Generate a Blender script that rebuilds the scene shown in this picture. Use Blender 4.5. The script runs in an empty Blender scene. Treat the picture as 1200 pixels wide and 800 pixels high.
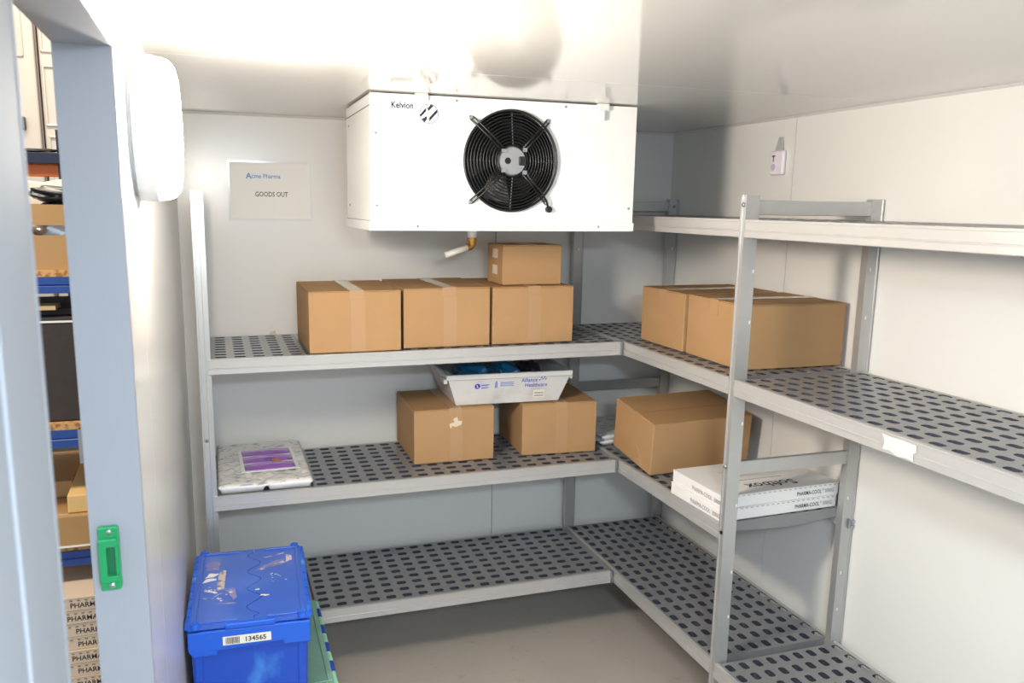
import bpy, bmesh, math, random
from mathutils import Vector, Matrix
random.seed(7)
sc = bpy.context.scene
COL = sc.collection

# ------------------------------------------------------------------ camera
CAM = Vector((-1.9274, -3.2526, 1.6245))
YAW, PITCH, ROLL, F = 0.3235, -0.1824, 0.0139, 959.54
cd = bpy.data.cameras.new('camera'); cam = bpy.data.objects.new('camera', cd); COL.objects.link(cam)
fw = Vector((math.sin(YAW)*math.cos(PITCH), math.cos(YAW)*math.cos(PITCH), math.sin(PITCH)))
r0 = Vector((math.cos(YAW), -math.sin(YAW), 0)); u0 = r0.cross(fw)
rt = r0*math.cos(ROLL)+u0*math.sin(ROLL); up = -r0*math.sin(ROLL)+u0*math.cos(ROLL)
cam.matrix_world = Matrix(((rt.x, up.x, -fw.x, CAM.x), (rt.y, up.y, -fw.y, CAM.y), (rt.z, up.z, -fw.z, CAM.z), (0, 0, 0, 1)))
cd.sensor_width = 36; cd.lens = F/1200*36
cd.shift_x = (600-573.43)/1200; cd.shift_y = (417.5-400)/1200
cd.clip_start = .02
cd.dof.use_dof = True; cd.dof.focus_distance = 3.0; cd.dof.aperture_fstop = 7.1
sc.camera = cam

# ------------------------------------------------------------------ world, lights, exposure
w = bpy.data.worlds.new('world'); sc.world = w; w.use_nodes = True
w.node_tree.nodes['Background'].inputs[0].default_value = (.76, .88, 1.0, 1)
w.node_tree.nodes['Background'].inputs[1].default_value = 1.5
FILL_EMIT = 225.0
LAMP_EMIT = 198.0
LAMP_COL = (1.0, .90, .79, 1)
def lamp(name, kind, loc, rot, energy, color, size=None, size_y=None):
    l = bpy.data.lights.new(name, kind); l.energy = energy; l.color = color
    if size: 
        l.size = size
        if size_y: l.shape = 'RECTANGLE'; l.size_y = size_y
    o = bpy.data.objects.new(name, l); COL.objects.link(o); o.location = loc; o.rotation_euler = rot
    return o
# fluorescent ceiling fitting of the warehouse outside the door
lamp('warehouse_light', 'AREA', (-2.9, -1.6, 3.3), (0, 0, 0), 80, (1, .88, .74), 1.4, .5)
lamp('warehouse_light', 'AREA', (-2.9, .9, 3.3), (0, 0, 0), 40, (1, .88, .74), 1.4, .5)  # added unseen light to brighten the van and racks
vs = sc.view_settings
vs.view_transform = 'Standard'; vs.look = 'None'; vs.gamma = 1; vs.exposure = 0.0

# ------------------------------------------------------------------ materials
def s2l(c):
    return tuple((x/12.92 if x <= .04045 else ((x+.055)/1.055)**2.4) for x in [v/255 for v in c])
MATS = {}
def mat(name, rgb, rough=.5, metal=0, noise=.06, nscale=12, bump=0, bscale=120, emit=None, spec=.5, alpha=1, trans=0, lin=False, stretch=None, coat=0):
    if name in MATS: return MATS[name]
    m = bpy.data.materials.new(name); m.use_nodes = True; nt = m.node_tree; b = nt.nodes['Principled BSDF']
    c = rgb if lin else s2l(rgb)
    b.inputs['Roughness'].default_value = rough; b.inputs['Metallic'].default_value = metal
    b.inputs['Specular IOR Level'].default_value = spec
    b.inputs['Coat Weight'].default_value = coat; b.inputs['Coat Roughness'].default_value = .06
    b.inputs['Alpha'].default_value = alpha; b.inputs['Transmission Weight'].default_value = trans
    tc = nt.nodes.new('ShaderNodeTexCoord'); mp = nt.nodes.new('ShaderNodeMapping')
    nt.links.new(tc.outputs['Object'], mp.inputs[0])
    if stretch: mp.inputs['Scale'].default_value = stretch
    n = nt.nodes.new('ShaderNodeTexNoise'); n.inputs['Scale'].default_value = nscale; n.inputs['Detail'].default_value = 5
    nt.links.new(mp.outputs[0], n.inputs['Vector'])
    mx = nt.nodes.new('ShaderNodeMix'); mx.data_type = 'RGBA'
    mx.inputs['A'].default_value = (*[x*(1-noise) for x in c], 1); mx.inputs['B'].default_value = (*[min(1, x*(1+noise)) for x in c], 1)
    nt.links.new(n.outputs['Fac'], mx.inputs['Factor']); nt.links.new(mx.outputs['Result'], b.inputs['Base Color'])
    if bump:
        n2 = nt.nodes.new('ShaderNodeTexNoise'); n2.inputs['Scale'].default_value = bscale; n2.inputs['Detail'].default_value = 3
        nt.links.new(mp.outputs[0], n2.inputs['Vector'])
        bp = nt.nodes.new('ShaderNodeBump'); bp.inputs['Strength'].default_value = bump; bp.inputs['Distance'].default_value = .004
        nt.links.new(n2.outputs['Fac'], bp.inputs['Height']); nt.links.new(bp.outputs[0], b.inputs['Normal'])
    if emit:
        b.inputs['Emission Color'].default_value = emit[0]; b.inputs['Emission Strength'].default_value = emit[1]
    MATS[name] = m
    return m

M_wall = mat('wall_panel', (230, 228, 223), .22, noise=.012, nscale=3, spec=.45)
M_ceil = mat('ceiling_panel', (222, 220, 215), .10, noise=.012, nscale=3, spec=.5)
M_joint = mat('joint', (66, 70, 72), .6)
M_frame = mat('door_frame_grey', (154, 157, 165), .42, noise=.03, nscale=60, stretch=(8, 8, .3))
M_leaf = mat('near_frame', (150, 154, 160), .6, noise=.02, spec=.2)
M_alu = mat('aluminium', (190, 188, 185), .36, metal=.35, noise=.012, nscale=40, stretch=(1, 1, .3), spec=.5)
M_alu2 = mat('aluminium_post', (190, 190, 188), .34, metal=.6, noise=.03, nscale=40, spec=.5)
M_grid = mat('grid_plastic', (124, 125, 126), .30, noise=.06, nscale=25, spec=.8)
M_holeshade = mat('grid_hole_shade', (52, 56, 67), .5, noise=.05)  # hole walls coloured dark to imitate the shade inside the slots
M_white = mat('white_enamel', (244, 243, 240), .3, noise=.008)
M_whitep = mat('white_plastic', (236, 234, 228), .4, noise=.02)
M_black = mat('black_plastic', (20, 20, 21), .32, noise=.1)
M_dark = mat('dark_interior', (12, 12, 13), .7)
M_steel = mat('steel', (170, 172, 175), .3, metal=.9)
M_motor = mat('motor_grey', (150, 152, 154), .5, metal=.3)
M_brass = mat('brass', (176, 128, 62), .28, metal=.9)
M_pipe = mat('pipe', (226, 220, 208), .45)
M_ink = mat('ink', (58, 56, 58), .6)
M_inkl = mat('ink_light', (120, 118, 120), .6)
M_navy = mat('navy_ink', (22, 26, 52), .5)
M_blueink = mat('blue_ink', (44, 66, 190), .5)
M_blueinkl = mat('blue_ink_pale', (140, 150, 215), .5)
M_sack = mat('cream_sack', (206, 194, 174), .5, noise=.05)
M_perf = mat('perforation_grey', (176, 174, 172), .7)
M_skyink = mat('sky_ink', (96, 150, 210), .5)
M_paper = mat('paper', (240, 238, 233), .6, noise=.01)
M_sleeve = mat('sleeve_plastic', (225, 226, 224), .12, noise=.01)
M_tape = mat('packing_tape', (214, 196, 168), .18, noise=.05, nscale=30)
M_tapec = mat('clear_tape', (179, 142, 102), .3, noise=.03, nscale=18)
M_tapew = mat('pale_tape', (222, 205, 182), .3)
M_label = mat('label_white', (232, 228, 216), .5, noise=.03)
M_alu_label = mat('label_film', (214, 208, 202), .5, noise=.05)
M_conc = None

def card(name, rgb):
    m = mat(name, rgb, .78, noise=.07, nscale=7, spec=.25)
    nt = m.node_tree; b = nt.nodes['Principled BSDF']
    tc = nt.nodes.new('ShaderNodeTexCoord')
    n2 = nt.nodes.new('ShaderNodeTexNoise'); n2.inputs['Scale'].default_value = 160; n2.inputs['Detail'].default_value = 4
    wv = nt.nodes.new('ShaderNodeTexWave'); wv.inputs['Scale'].default_value = 46; wv.bands_direction = 'Z'; wv.inputs['Distortion'].default_value = .6
    nt.links.new(tc.outputs['Object'], n2.inputs['Vector']); nt.links.new(tc.outputs['Object'], wv.inputs['Vector'])
    ad = nt.nodes.new('ShaderNodeMath'); ad.operation = 'MULTIPLY_ADD'; ad.inputs[1].default_value = .4
    nt.links.new(wv.outputs['Fac'], ad.inputs[0]); nt.links.new(n2.outputs['Fac'], ad.inputs[2])
    bp = nt.nodes.new('ShaderNodeBump'); bp.inputs['Strength'].default_value = .12; bp.inputs['Distance'].default_value = .002
    nt.links.new(ad.outputs[0], bp.inputs['Height']); nt.links.new(bp.outputs[0], b.inputs['Normal'])
    return m
M_card = card('cardboard', (177, 140, 99))
M_card2 = card('cardboard_flap', (174, 137, 95))
M_cardold = card('cardboard_brown', (176, 140, 96))
M_wcard = mat('white_cardboard', (233, 231, 228), .55, noise=.015)
M_greycard = mat('unbleached_white_cardboard', (214, 192, 168), .7, noise=.03)

def mat_concrete():
    m = mat('concrete', (176, 168, 157), .62, noise=.10, nscale=2.2, bump=.15, bscale=60)
    nt = m.node_tree; b = nt.nodes['Principled BSDF']
    src = b.inputs['Base Color'].links[0].from_socket
    tc = nt.nodes.new('ShaderNodeTexCoord')
    v = nt.nodes.new('ShaderNodeTexNoise'); v.inputs['Scale'].default_value = 14; v.inputs['Detail'].default_value = 9; v.inputs['Roughness'].default_value = .75
    nt.links.new(tc.outputs['Object'], v.inputs['Vector'])
    cr = nt.nodes.new('ShaderNodeValToRGB'); cr.color_ramp.elements[0].position = .28; cr.color_ramp.elements[0].color = (.55, .53, .5, 1)
    cr.color_ramp.elements[1].position = .42; cr.color_ramp.elements[1].color = (1, 1, 1, 1)
    nt.links.new(v.outputs['Fac'], cr.inputs[0])
    mx = nt.nodes.new('ShaderNodeMix'); mx.data_type = 'RGBA'; mx.blend_type = 'MULTIPLY'; mx.inputs['Factor'].default_value = .6
    nt.links.new(src, mx.inputs['A']); nt.links.new(cr.outputs[0], mx.inputs['B']); nt.links.new(mx.outputs['Result'], b.inputs['Base Color'])
    return m
M_conc = mat_concrete()

def mat_speckle(name, base, spot, rough, scale, lo, hi, stretch=None, coat=0):
    """base colour with worn/printed patches of a second colour (object space)"""
    m = mat(name, base, rough, noise=.06, nscale=6, coat=coat)
    nt = m.node_tree; b = nt.nodes['Principled BSDF']; src = b.inputs['Base Color'].links[0].from_socket
    tc = nt.nodes.new('ShaderNodeTexCoord'); mp = nt.nodes.new('ShaderNodeMapping')
    if stretch: mp.inputs['Scale'].default_value = stretch
    nt.links.new(tc.outputs['Object'], mp.inputs[0])
    v = nt.nodes.new('ShaderNodeTexNoise'); v.inputs['Scale'].default_value = scale; v.inputs['Detail'].default_value = 6
    nt.links.new(mp.outputs[0], v.inputs['Vector'])
    cr = nt.nodes.new('ShaderNodeValToRGB'); cr.color_ramp.elements[0].position = lo; cr.color_ramp.elements[1].position = hi
    nt.links.new(v.outputs['Fac'], cr.inputs[0])
    mx = nt.nodes.new('ShaderNodeMix'); mx.data_type = 'RGBA'; mx.inputs['B'].default_value = (*s2l(spot), 1)
    nt.links.new(cr.outputs[0], mx.inputs['Factor']); nt.links.new(src, mx.inputs['A']); nt.links.new(mx.outputs['Result'], b.inputs['Base Color'])
    return m
M_crate = mat_speckle('blue_crate_plastic', (26, 92, 208), (84, 164, 235), .36, 11, .60, .78, (1, 1, .5))
M_cratebody = mat_speckle('blue_crate_body', (22, 74, 182), (70, 140, 225), .4, 10, .60, .76, (1, 1, .45))
M_cratelid = mat_speckle('blue_lid_plastic', (56, 96, 192), (84, 124, 210), .34, 5, .5, .8)
M_cratedk = mat('blue_crate_dark', (20, 62, 165), .42, noise=.08)
M_greenlid = mat_speckle('green_lid_plastic', (132, 172, 150), (112, 152, 132), .5, 8, .45, .75)
M_greenk = mat('green_knuckle', (150, 205, 170), .45, noise=.08)
M_residue = mat_speckle('paper_residue', (206, 192, 182), (120, 120, 170), .75, 40, .5, .6)
M_residue2 = mat_speckle('glue_residue', (128, 128, 186), (170, 150, 140), .7, 45, .52, .62)
M_latch = mat('green_latch', (28, 146, 88), .35, noise=.05)
M_latchd = mat('green_latch_dark', (18, 104, 66), .4, noise=.05)
M_pack = mat_speckle('gel_pack_print', (226, 224, 218), (160, 165, 182), .42, 30, .54, .60, (.8, 3.2, 1))
M_packw = mat('gel_pack_side', (235, 235, 233), .4, noise=.03, nscale=40)
M_purple = mat_speckle('purple_gel', (150, 96, 182), (112, 64, 160), .2, 14, .55, .72, (1, 2, 1), coat=.5)
M_orange = mat('orange_tag', (205, 112, 84), .5)
M_chip = mat_speckle('chipboard', (205, 158, 100), (150, 104, 60), .7, 60, .48, .6)
M_rackblue = mat('rack_blue', (30, 70, 146), .45, noise=.04)
M_rackdk = mat('rack_dark_blue', (26, 34, 60), .4, noise=.04)
M_rackor = mat('rack_orange', (242, 122, 40), .4, noise=.04)
M_blackbag = mat('black_bag', (22, 21, 22), .28, noise=.1, bump=.6, bscale=22)
M_felt = mat('dark_felt', (62, 56, 54), .95, noise=.14, nscale=30, bump=.3, bscale=300)
M_foil = mat('silver_foil', (190, 190, 192), .22, metal=.8, noise=.15, bump=.9, bscale=26)
M_wrap = mat('clear_wrapped_brown', (176, 136, 84), .16, noise=.10, nscale=16, bump=.25, bscale=18, coat=.7)
M_yell = mat('yellow_carton', (226, 188, 122), .6, noise=.04)
M_wood = mat('pale_wood', (216, 186, 140), .6, noise=.08, nscale=30)
M_van = mat('van_white', (216, 204, 188), .25, noise=.01, coat=.3)
M_vand = mat('van_gasket', (120, 110, 104), .5)
M_bagblue = mat('teal_bag', (28, 104, 150), .3, noise=.12, bump=.5, bscale=30)
M_bagdark = mat('dark_bag', (52, 44, 56), .4, noise=.1, bump=.4, bscale=30)
M_tote = mat_speckle('grey_tote', (214, 212, 208), (192, 190, 186), .5, 10, .5, .8)
M_sensor = mat('sensor_shell', (238, 230, 238), .35)
M_sensorg = mat('sensor_face', (200, 192, 214), .4)
M_clip = mat('grey_clip', (176, 182, 176), .35)
M_diff = mat('lamp_diffuser', (245, 242, 236), .35, emit=(LAMP_COL, LAMP_EMIT))
M_fillglow = mat('flash_fill_glow', (245, 245, 245), .35, emit=((.76, .89, 1.0, 1), FILL_EMIT))
M_lampbase = mat('lamp_base', (216, 220, 224), .4)

# ------------------------------------------------------------------ mesh builder
class MB:
    def __init__(s): s.v = []; s.f = []; s.m = []
    def add(s, verts, faces, m=0):
        o = len(s.v); s.v += [tuple(v) for v in verts]; s.f += [tuple(i+o for i in f) for f in faces]; s.m += [m]*len(faces); return s
    def box(s, x0, y0, z0, x1, y1, z1, m=0):
        return s.add([(x0,y0,z0),(x1,y0,z0),(x1,y1,z0),(x0,y1,z0),(x0,y0,z1),(x1,y0,z1),(x1,y1,z1),(x0,y1,z1)],
                     [(0,3,2,1),(4,5,6,7),(0,1,5,4),(1,2,6,5),(2,3,7,6),(3,0,4,7)], m)
    def frustum(s, a, b, z0, z1, m=0, top=True, bot=True):
        """a,b = (x0,y0,x1,y1) rectangles at z0 and z1"""
        v = [(a[0],a[1],z0),(a[2],a[1],z0),(a[2],a[3],z0),(a[0],a[3],z0),(b[0],b[1],z1),(b[2],b[1],z1),(b[2],b[3],z1),(b[0],b[3],z1)]
        f = [(0,1,5,4),(1,2,6,5),(2,3,7,6),(3,0,4,7)]
        if bot: f.append((0,3,2,1))
        if top: f.append((4,5,6,7))
        return s.add(v, f, m)
    def prism(s, prof, O, U, V, W, L, m=0):
        """2D profile (CCW in U,V) swept along W by L"""
        O, U, V, W = map(Vector, (O, U, V, W)); n = len(prof)
        a = [O+U*p[0]+V*p[1] for p in prof]; b = [p+W*L for p in a]
        return s.add(a+b, [tuple(range(n))[::-1], tuple(range(n, 2*n))]+[(i, (i+1) % n, n+(i+1) % n, n+i) for i in range(n)], m)
    def lathe(s, prof, C, A, n=24, m=0, close=True):
        """profile of (radius, height) about axis A through C"""
        C, A = Vector(C), Vector(A).normalized()
        X = A.orthogonal().normalized(); Y = A.cross(X); vs = []; fs = []
        for r, h in prof:
            for k in range(n):
                t = 2*math.pi*k/n; vs.append(C+A*h+(X*math.cos(t)+Y*math.sin(t))*r)
        for j in range(len(prof)-1):
            for k in range(n):
                k2 = (k+1) % n; fs.append((j*n+k, j*n+k2, (j+1)*n+k2, (j+1)*n+k))
        if close:
            fs.append(tuple(range(n))[::-1]); q = (len(prof)-1)*n; fs.append(tuple(range(q, q+n)))
        return s.add(vs, fs, m)
    def cyl(s, p0, p1, r, n=12, m=0):
        d = Vector(p1)-Vector(p0); return s.lathe([(r, 0), (r, d.length)], p0, d, n, m)
    def tube(s, pts, r, n=8, m=0, closed=False):
        P = [Vector(p) for p in pts]; N = len(P); vs = []; fs = []; prev = None
        for i in range(N):
            if closed: t = (P[(i+1) % N]-P[i-1])
            else: t = P[min(i+1, N-1)]-P[max(i-1, 0)]
            t.normalize()
            X = prev-t*prev.dot(t) if prev else t.orthogonal()
            X.normalize(); prev = X; Y = t.cross(X)
            for k in range(n):
                a = 2*math.pi*k/n; vs.append(P[i]+(X*math.cos(a)+Y*math.sin(a))*r)
        for i in range(N if closed else N-1):
            j = (i+1) % N
            for k in range(n):
                k2 = (k+1) % n; fs.append((i*n+k, i*n+k2, j*n+k2, j*n+k))
        if not closed: fs += [tuple(range(n))[::-1], tuple(range((N-1)*n, N*n))]
        return s.add(vs, fs, m)
    def out(s, name, mats, parent=None, bevel=0, seg=2, smooth=False, subd=0, recalc=False):
        me = bpy.data.meshes.new(name); me.from_pydata(s.v, [], s.f)
        if not isinstance(mats, (list, tuple)): mats = [mats]
        for m in mats: me.materials.append(m)
        for p, i in zip(me.polygons, s.m): p.material_index = min(i, len(mats)-1); p.use_smooth = smooth
        if recalc:
            b = bmesh.new(); b.from_mesh(me); bmesh.ops.recalc_face_normals(b, faces=b.faces); b.to_mesh(me); b.free()
        me.update()
        o = bpy.data.objects.new(name, me); COL.objects.link(o)
        if parent: o.parent = parent
        if bevel:
            md = o.modifiers.new('bevel', 'BEVEL'); md.width = bevel; md.segments = seg; md.limit_method = 'ANGLE'; md.harden_normals = False
        if subd:
            md = o.modifiers.new('subd', 'SUBSURF'); md.levels = subd; md.render_levels = subd
        return o

def thing(name, label, cat, loc=(0, 0, 0), rot=(0, 0, 0), group=None):
    o = bpy.data.objects.new(name, None); COL.objects.link(o); o.empty_display_size = .05
    o.location = loc; o.rotation_euler = rot; o['label'] = label; o['category'] = cat
    if group: o['group'] = group
    return o
def tag(o, label, cat, group=None):
    o['label'] = label; o['category'] = cat
    if group: o['group'] = group
    return o
def struct(o): o['kind'] = 'structure'; return o
def copy_tree(root, loc, rot=None, label=None):
    r = root.copy(); COL.objects.link(r); r.location = loc
    if rot is not None: r.rotation_euler = rot
    if label: r['label'] = label
    for ch in list(root.children):
        c = ch.copy(); COL.objects.link(c); c.parent = r
        for g in ch.children:
            d = g.copy(); COL.objects.link(d); d.parent = c
    return r
def text(body, size, O, U, V, m, parent, name='lettering', align='LEFT', bold=0, sx=1, lift=0.0006):
    """flat lettering in the plane (O,U,V); lift pushes it off the surface along UxV"""
    cu = bpy.data.curves.new('t', 'FONT'); cu.body = body; cu.size = size; cu.align_x = align; cu.offset = bold; cu.resolution_u = 2
    to = bpy.data.objects.new('t', cu); COL.objects.link(to)
    me = bpy.data.meshes.new_from_object(to); bpy.data.objects.remove(to); bpy.data.curves.remove(cu)
    O, U, V = Vector(O), Vector(U).normalized(), Vector(V).normalized(); N = U.cross(V)
    for v in me.vertices: v.co = O+U*(v.co.x*sx)+V*v.co.y+N*lift
    me.materials.clear(); me.materials.append(m); me.name = name
    o = bpy.data.objects.new(name, me); COL.objects.link(o)
    if parent: o.parent = parent
    return o

X, Y, Z = (1, 0, 0), (0, 1, 0), (0, 0, 1)
XW, XR, YB, ZC = -2.05, .025, .042, 1.948
ZF = -.09               # floor level
Z1, Z2, Z3, Z4 = .2, .66, 1.1242, 1.5944
WT = .07                # panel thickness
YN = -4.3               # near end of the room, left open for cool fill light from the world
YJ, YK, ZJ = -1.945, -2.60, 1.846   # door opening: far jamb, near jamb, lintel

# ------------------------------------------------------------------ setting
def slab(name, x0, y0, z0, x1, y1, z1, m): return struct(MB().box(x0, y0, z0, x1, y1, z1).out(name, m))
slab('floor', -9, -8, ZF-.1, 3, 7, ZF, M_conc)
slab('ceiling', -9, -8, 3.5, XW-WT-.01, 7, 3.6, M_ceil)
# ceiling: two panels meeting in a narrow recessed joint
ce = struct(MB().box(XW-WT, YN, ZC+.004, XR+WT, YB+WT, ZC+.09).out('ceiling', M_joint))
MB().box(XW-WT, -1.1995, ZC, XR+WT, YB+WT, ZC+.05).out('ceiling_panel', M_ceil, ce)
MB().box(XW-WT, YN, ZC, XR+WT, -1.2015, ZC+.05).out('ceiling_panel', M_ceil, ce)
# back wall: two panels with a joint at x=-.80
wb = struct(MB().box(XW-WT, YB+.004, ZF, XR+WT, YB+WT, ZC).out('wall_back', M_joint))
MB().box(XW, YB, ZF, -.8025, YB+.05, ZC).out('wall_panel', M_wall, wb)
MB().box(-.7995, YB, ZF, XR, YB+.05, ZC).out('wall_panel', M_wall, wb)
wr = struct(MB().box(XR+.004, YN, ZF, XR+WT, YB, ZC).out('wall_right', M_joint))
for a, b in ((-.776, YB), (-1.9995, -.7785), (-3.2, -2.0015), (YN, -3.202)):
    MB().box(XR, a, ZF, XR+.05, b, ZC).out('wall_panel', M_wall, wr)
wl = struct(MB().box(XW-WT, YJ, ZF, XW-.004, YB, ZC).box(XW-WT, YN, ZF, XW-.004, YK, ZC).box(XW-WT, YK, ZJ, XW-.004, YJ, ZC).out('wall_left', M_joint))
MB().box(XW-.05, -1.69, ZF, XW, YB, ZC).out('wall_panel', M_wall, wl)
MB().box(XW-.05, YJ, ZF, XW, -1.6925, ZC).out('wall_panel', M_wall, wl)
MB().box(XW-.05, YK, ZJ, XW, YJ, ZC).out('wall_panel', M_wall, wl)
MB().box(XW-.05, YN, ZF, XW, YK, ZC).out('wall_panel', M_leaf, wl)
# grey door frame lining the opening
t = struct(MB().box(XW-WT-.006, YJ-.012, ZF, XW+.001, YJ+.001, ZJ).out('trim_1', M_frame, bevel=.002))
t = struct(MB().box(XW-WT-.006, YK, ZJ-.012, XW+.001, YJ, ZJ+.001).out('trim_2', M_frame, bevel=.002))
t = struct(MB().box(XW-WT-.006, YK-.001, ZF, XW+.0005, YK+.012, ZJ).out('trim_3', M_leaf, bevel=.004))
t = struct(MB().prism([(0, 0), (.002, .002), (.002, .008), (0, .01)], (XW, YK-.118, ZF), X, Y, Z, ZJ+.05-ZF).out('trim_4', M_leaf, bevel=.002))
# white silicone beads in the corners
struct(MB().prism([(0, 0), (.008, 0), (0, -.008)], (XW, YB, ZC), Y and (0, -1, 0), Z, X, XR-XW).out('trim_5', M_ceil, recalc=True))
struct(MB().prism([(0, 0), (-.008, 0), (0, -.008)], (XR, YB, ZC), X, Z, (0, -1, 0), YB-YN).out('trim_6', M_ceil, recalc=True))

# ------------------------------------------------------------------ shelving
PX, PY = .0605, .0515      # slot pitch along the run / across the depth
def make_tile(name, n, rows, parent, O, along_x, skirt=True):
    """perforated plastic grid: n x rows rounded slots, real holes"""
    b = MB(); T = .024; hx, hy = .0185, .0122; c = .006
    oct_ = [(-hx+c, -hy), (hx-c, -hy), (hx, -hy+c), (hx, hy-c), (hx-c, hy), (-hx+c, hy), (-hx, hy-c), (-hx, -hy+c)]
    def P(u, v, z): return (O[0]+u, O[1]+v, O[2]+z) if along_x else (O[0]+v, O[1]-u, O[2]+z)
    D = .465; m = (D-rows*PY)/2; L = n*PX
    for i in range(n):
        for j in range(rows):
            u0, u1, v0, v1 = i*PX, (i+1)*PX, m+j*PY, m+(j+1)*PY; cu, cv = (u0+u1)/2, (v0+v1)/2
            if j == 0: v0 = 0
            if j == rows-1: v1 = D
            q = [(cu+a, cv+d) for a, d in oct_]
            o = [(u0, v0), (u1, v0), (u1, v1), (u0, v1)]
            vs = [P(x, y, 0) for x, y in o]+[P(x, y, 0) for x, y in q]+[P(x, y, -T) for x, y in q]
            A = [4+k for k in range(8)]; B = [12+k for k in range(8)]
            fs = [(0, 1, A[1], A[0]), (1, A[2], A[1]), (1, 2, A[3], A[2]), (2, A[4], A[3]), (2, 3, A[5], A[4]), (3, A[6], A[5]), (3, 0, A[7], A[6]), (0, A[0], A[7])]
            b.add(vs, fs)
            b.add([P(x, y, -T) for x, y in o]+vs[12:], [tuple(k if k < 4 else k for k in reversed(f)) for f in fs])
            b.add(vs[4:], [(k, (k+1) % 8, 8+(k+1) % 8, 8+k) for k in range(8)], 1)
    # closed outer edge, and end skirts that bulge downwards in the middle
    for u in (0, L):
        b.add([P(u, 0, 0), P(u, D, 0), P(u, D, -T), P(u, 0, -T)], [(0, 1, 2, 3) if (u == 0) == along_x or True else (3, 2, 1, 0)])
    for v in (0, D): b.add([P(0, v, 0), P(L, v, 0), P(L, v, -T), P(0, v, -T)], [(0, 1, 2, 3)])
    N = 10
    for u0, u1 in ((0, .002), (L-.002, L)):
        va = [(D*k/N, -T-.0005-.014*math.sin(math.pi*k/N)) for k in range(N+1)]
        prof = [(v, z) for v, z in va]+[(D, -T), (0, -T)]; n_ = len(prof)
        b.add([P(u0, v, z) for v, z in prof]+[P(u1, v, z) for v, z in prof], [tuple(range(n_))[::-1], tuple(range(n_, 2*n_))]+[(i, (i+1) % n_, n_+(i+1) % n_, n_+i) for i in range(n_)])
    return b.out(name, [M_grid, M_holeshade], parent)
BH = .052
BPROF = [(0, 0), (0, -.006), (-.0015, -.007), (-.0015, -.0295), (.0005, -.031), (.0005, -.0335), (-.0015, -.0345), (-.001, -BH+.002), (-.003, -BH), (-.022, -BH), (-.022, -.004), (-.012, -.004), (-.012, 0)]
def beam(parent, O, out, W, L, h=0):
    return MB().prism(BPROF, O, out, Z, W, L).out('beam', M_alu, parent, recalc=True)
def post(parent, x0, y0, x1, y1, z1, face, ztop=None):
    """aluminium upright with a shallow groove on its narrow face ('x' or 'y' side), pale squares for notches and a bolt"""
    g = .0025; e = .005
    if face == 'x':      # narrow face looks to -x
        prof = [(x0, y0), (x1, y0), (x1, y1), (x0, y1), (x0, y1-e), (x0+g, y1-e-.001), (x0+g, y0+e+.001), (x0, y0+e)]
    elif face == 'y':    # narrow face looks to -y
        prof = [(x0, y0), (x0+e, y0), (x0+e+.001, y0+g), (x1-e-.001, y0+g), (x1-e, y0), (x1, y0), (x1, y1), (x0, y1)]
    o = MB().prism(prof, (0, 0, ZF), X, Y, Z, z1-ZF).out('post', M_alu2, parent, recalc=True)
    MB().box(x0-.003, y0-.003, ZF, x1+.003, y1+.003, ZF+.012).out('foot', M_black, o)
    return o
def rung(parent, x0, x1, y0, y1, z0, z1): return MB().box(x0, y0, z0, x1, y1, z1).out('rung', M_alu2, parent, bevel=.0015)
def bolt(parent, p, n, r=.0065, m=None):
    n = Vector(n); return MB().lathe([(r, 0), (r, .0025), (r*.6, .005)], p, n, 12).lathe([(r*.35, .0045), (r*.35, .0055)], p, n, 6, 1).out('bolt', [M_steel, M_dark], parent, smooth=False)

# back run: x -1.96 .. -.475, shelves 1-3
XL, XF, YF, YBK = -1.966, -.475, -.5148, -.04
bk = thing('shelving_unit', 'aluminium and grey plastic shelving run along the back wall, three open shelves', 'shelving', ((XL+XF)/2, (YF+YBK)/2, 0))
bk.location = (0, 0, 0)
pl = post(bk, -1.992, -.515, -1.966, -.470, 1.657, 'y')
MB().box(-1.966, -.507, ZF+.01, -1.955, -.478, 1.655).out('post_flange', M_alu2, pl)
pb_ = post(bk, -1.992, -.050, -1.966, -.005, 1.657, 'y')
for z in (1.627, .855): bolt(pl, (-1.979, -.5125, z), (0, -1, 0))
for z0, z1 in ((1.607, 1.65), (.83, .872)): MB().box(-1.985, -.470, z0, -1.970, -.05, z1).out('rung', M_alu2, bk)
for z in (Z1, Z2, Z3):
    beam(bk, (XL+.002, YF, z), (0, -1, 0), X, XF-.012-XL-.002)
    beam(bk, (XL+.002, -.03, z), (0, 1, 0), X, XF-.012-XL-.002)
    MB().box(XF-.012, YF-.003, z-BH-.001, XF-.004, YF+.02, z+.001).out('end_cap', M_steel, bk)
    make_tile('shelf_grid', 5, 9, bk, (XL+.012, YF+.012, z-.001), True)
    make_tile('shelf_grid', 19, 9, bk, (XF-.013-19*PX, YF+.012, z-.001), True)
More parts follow.
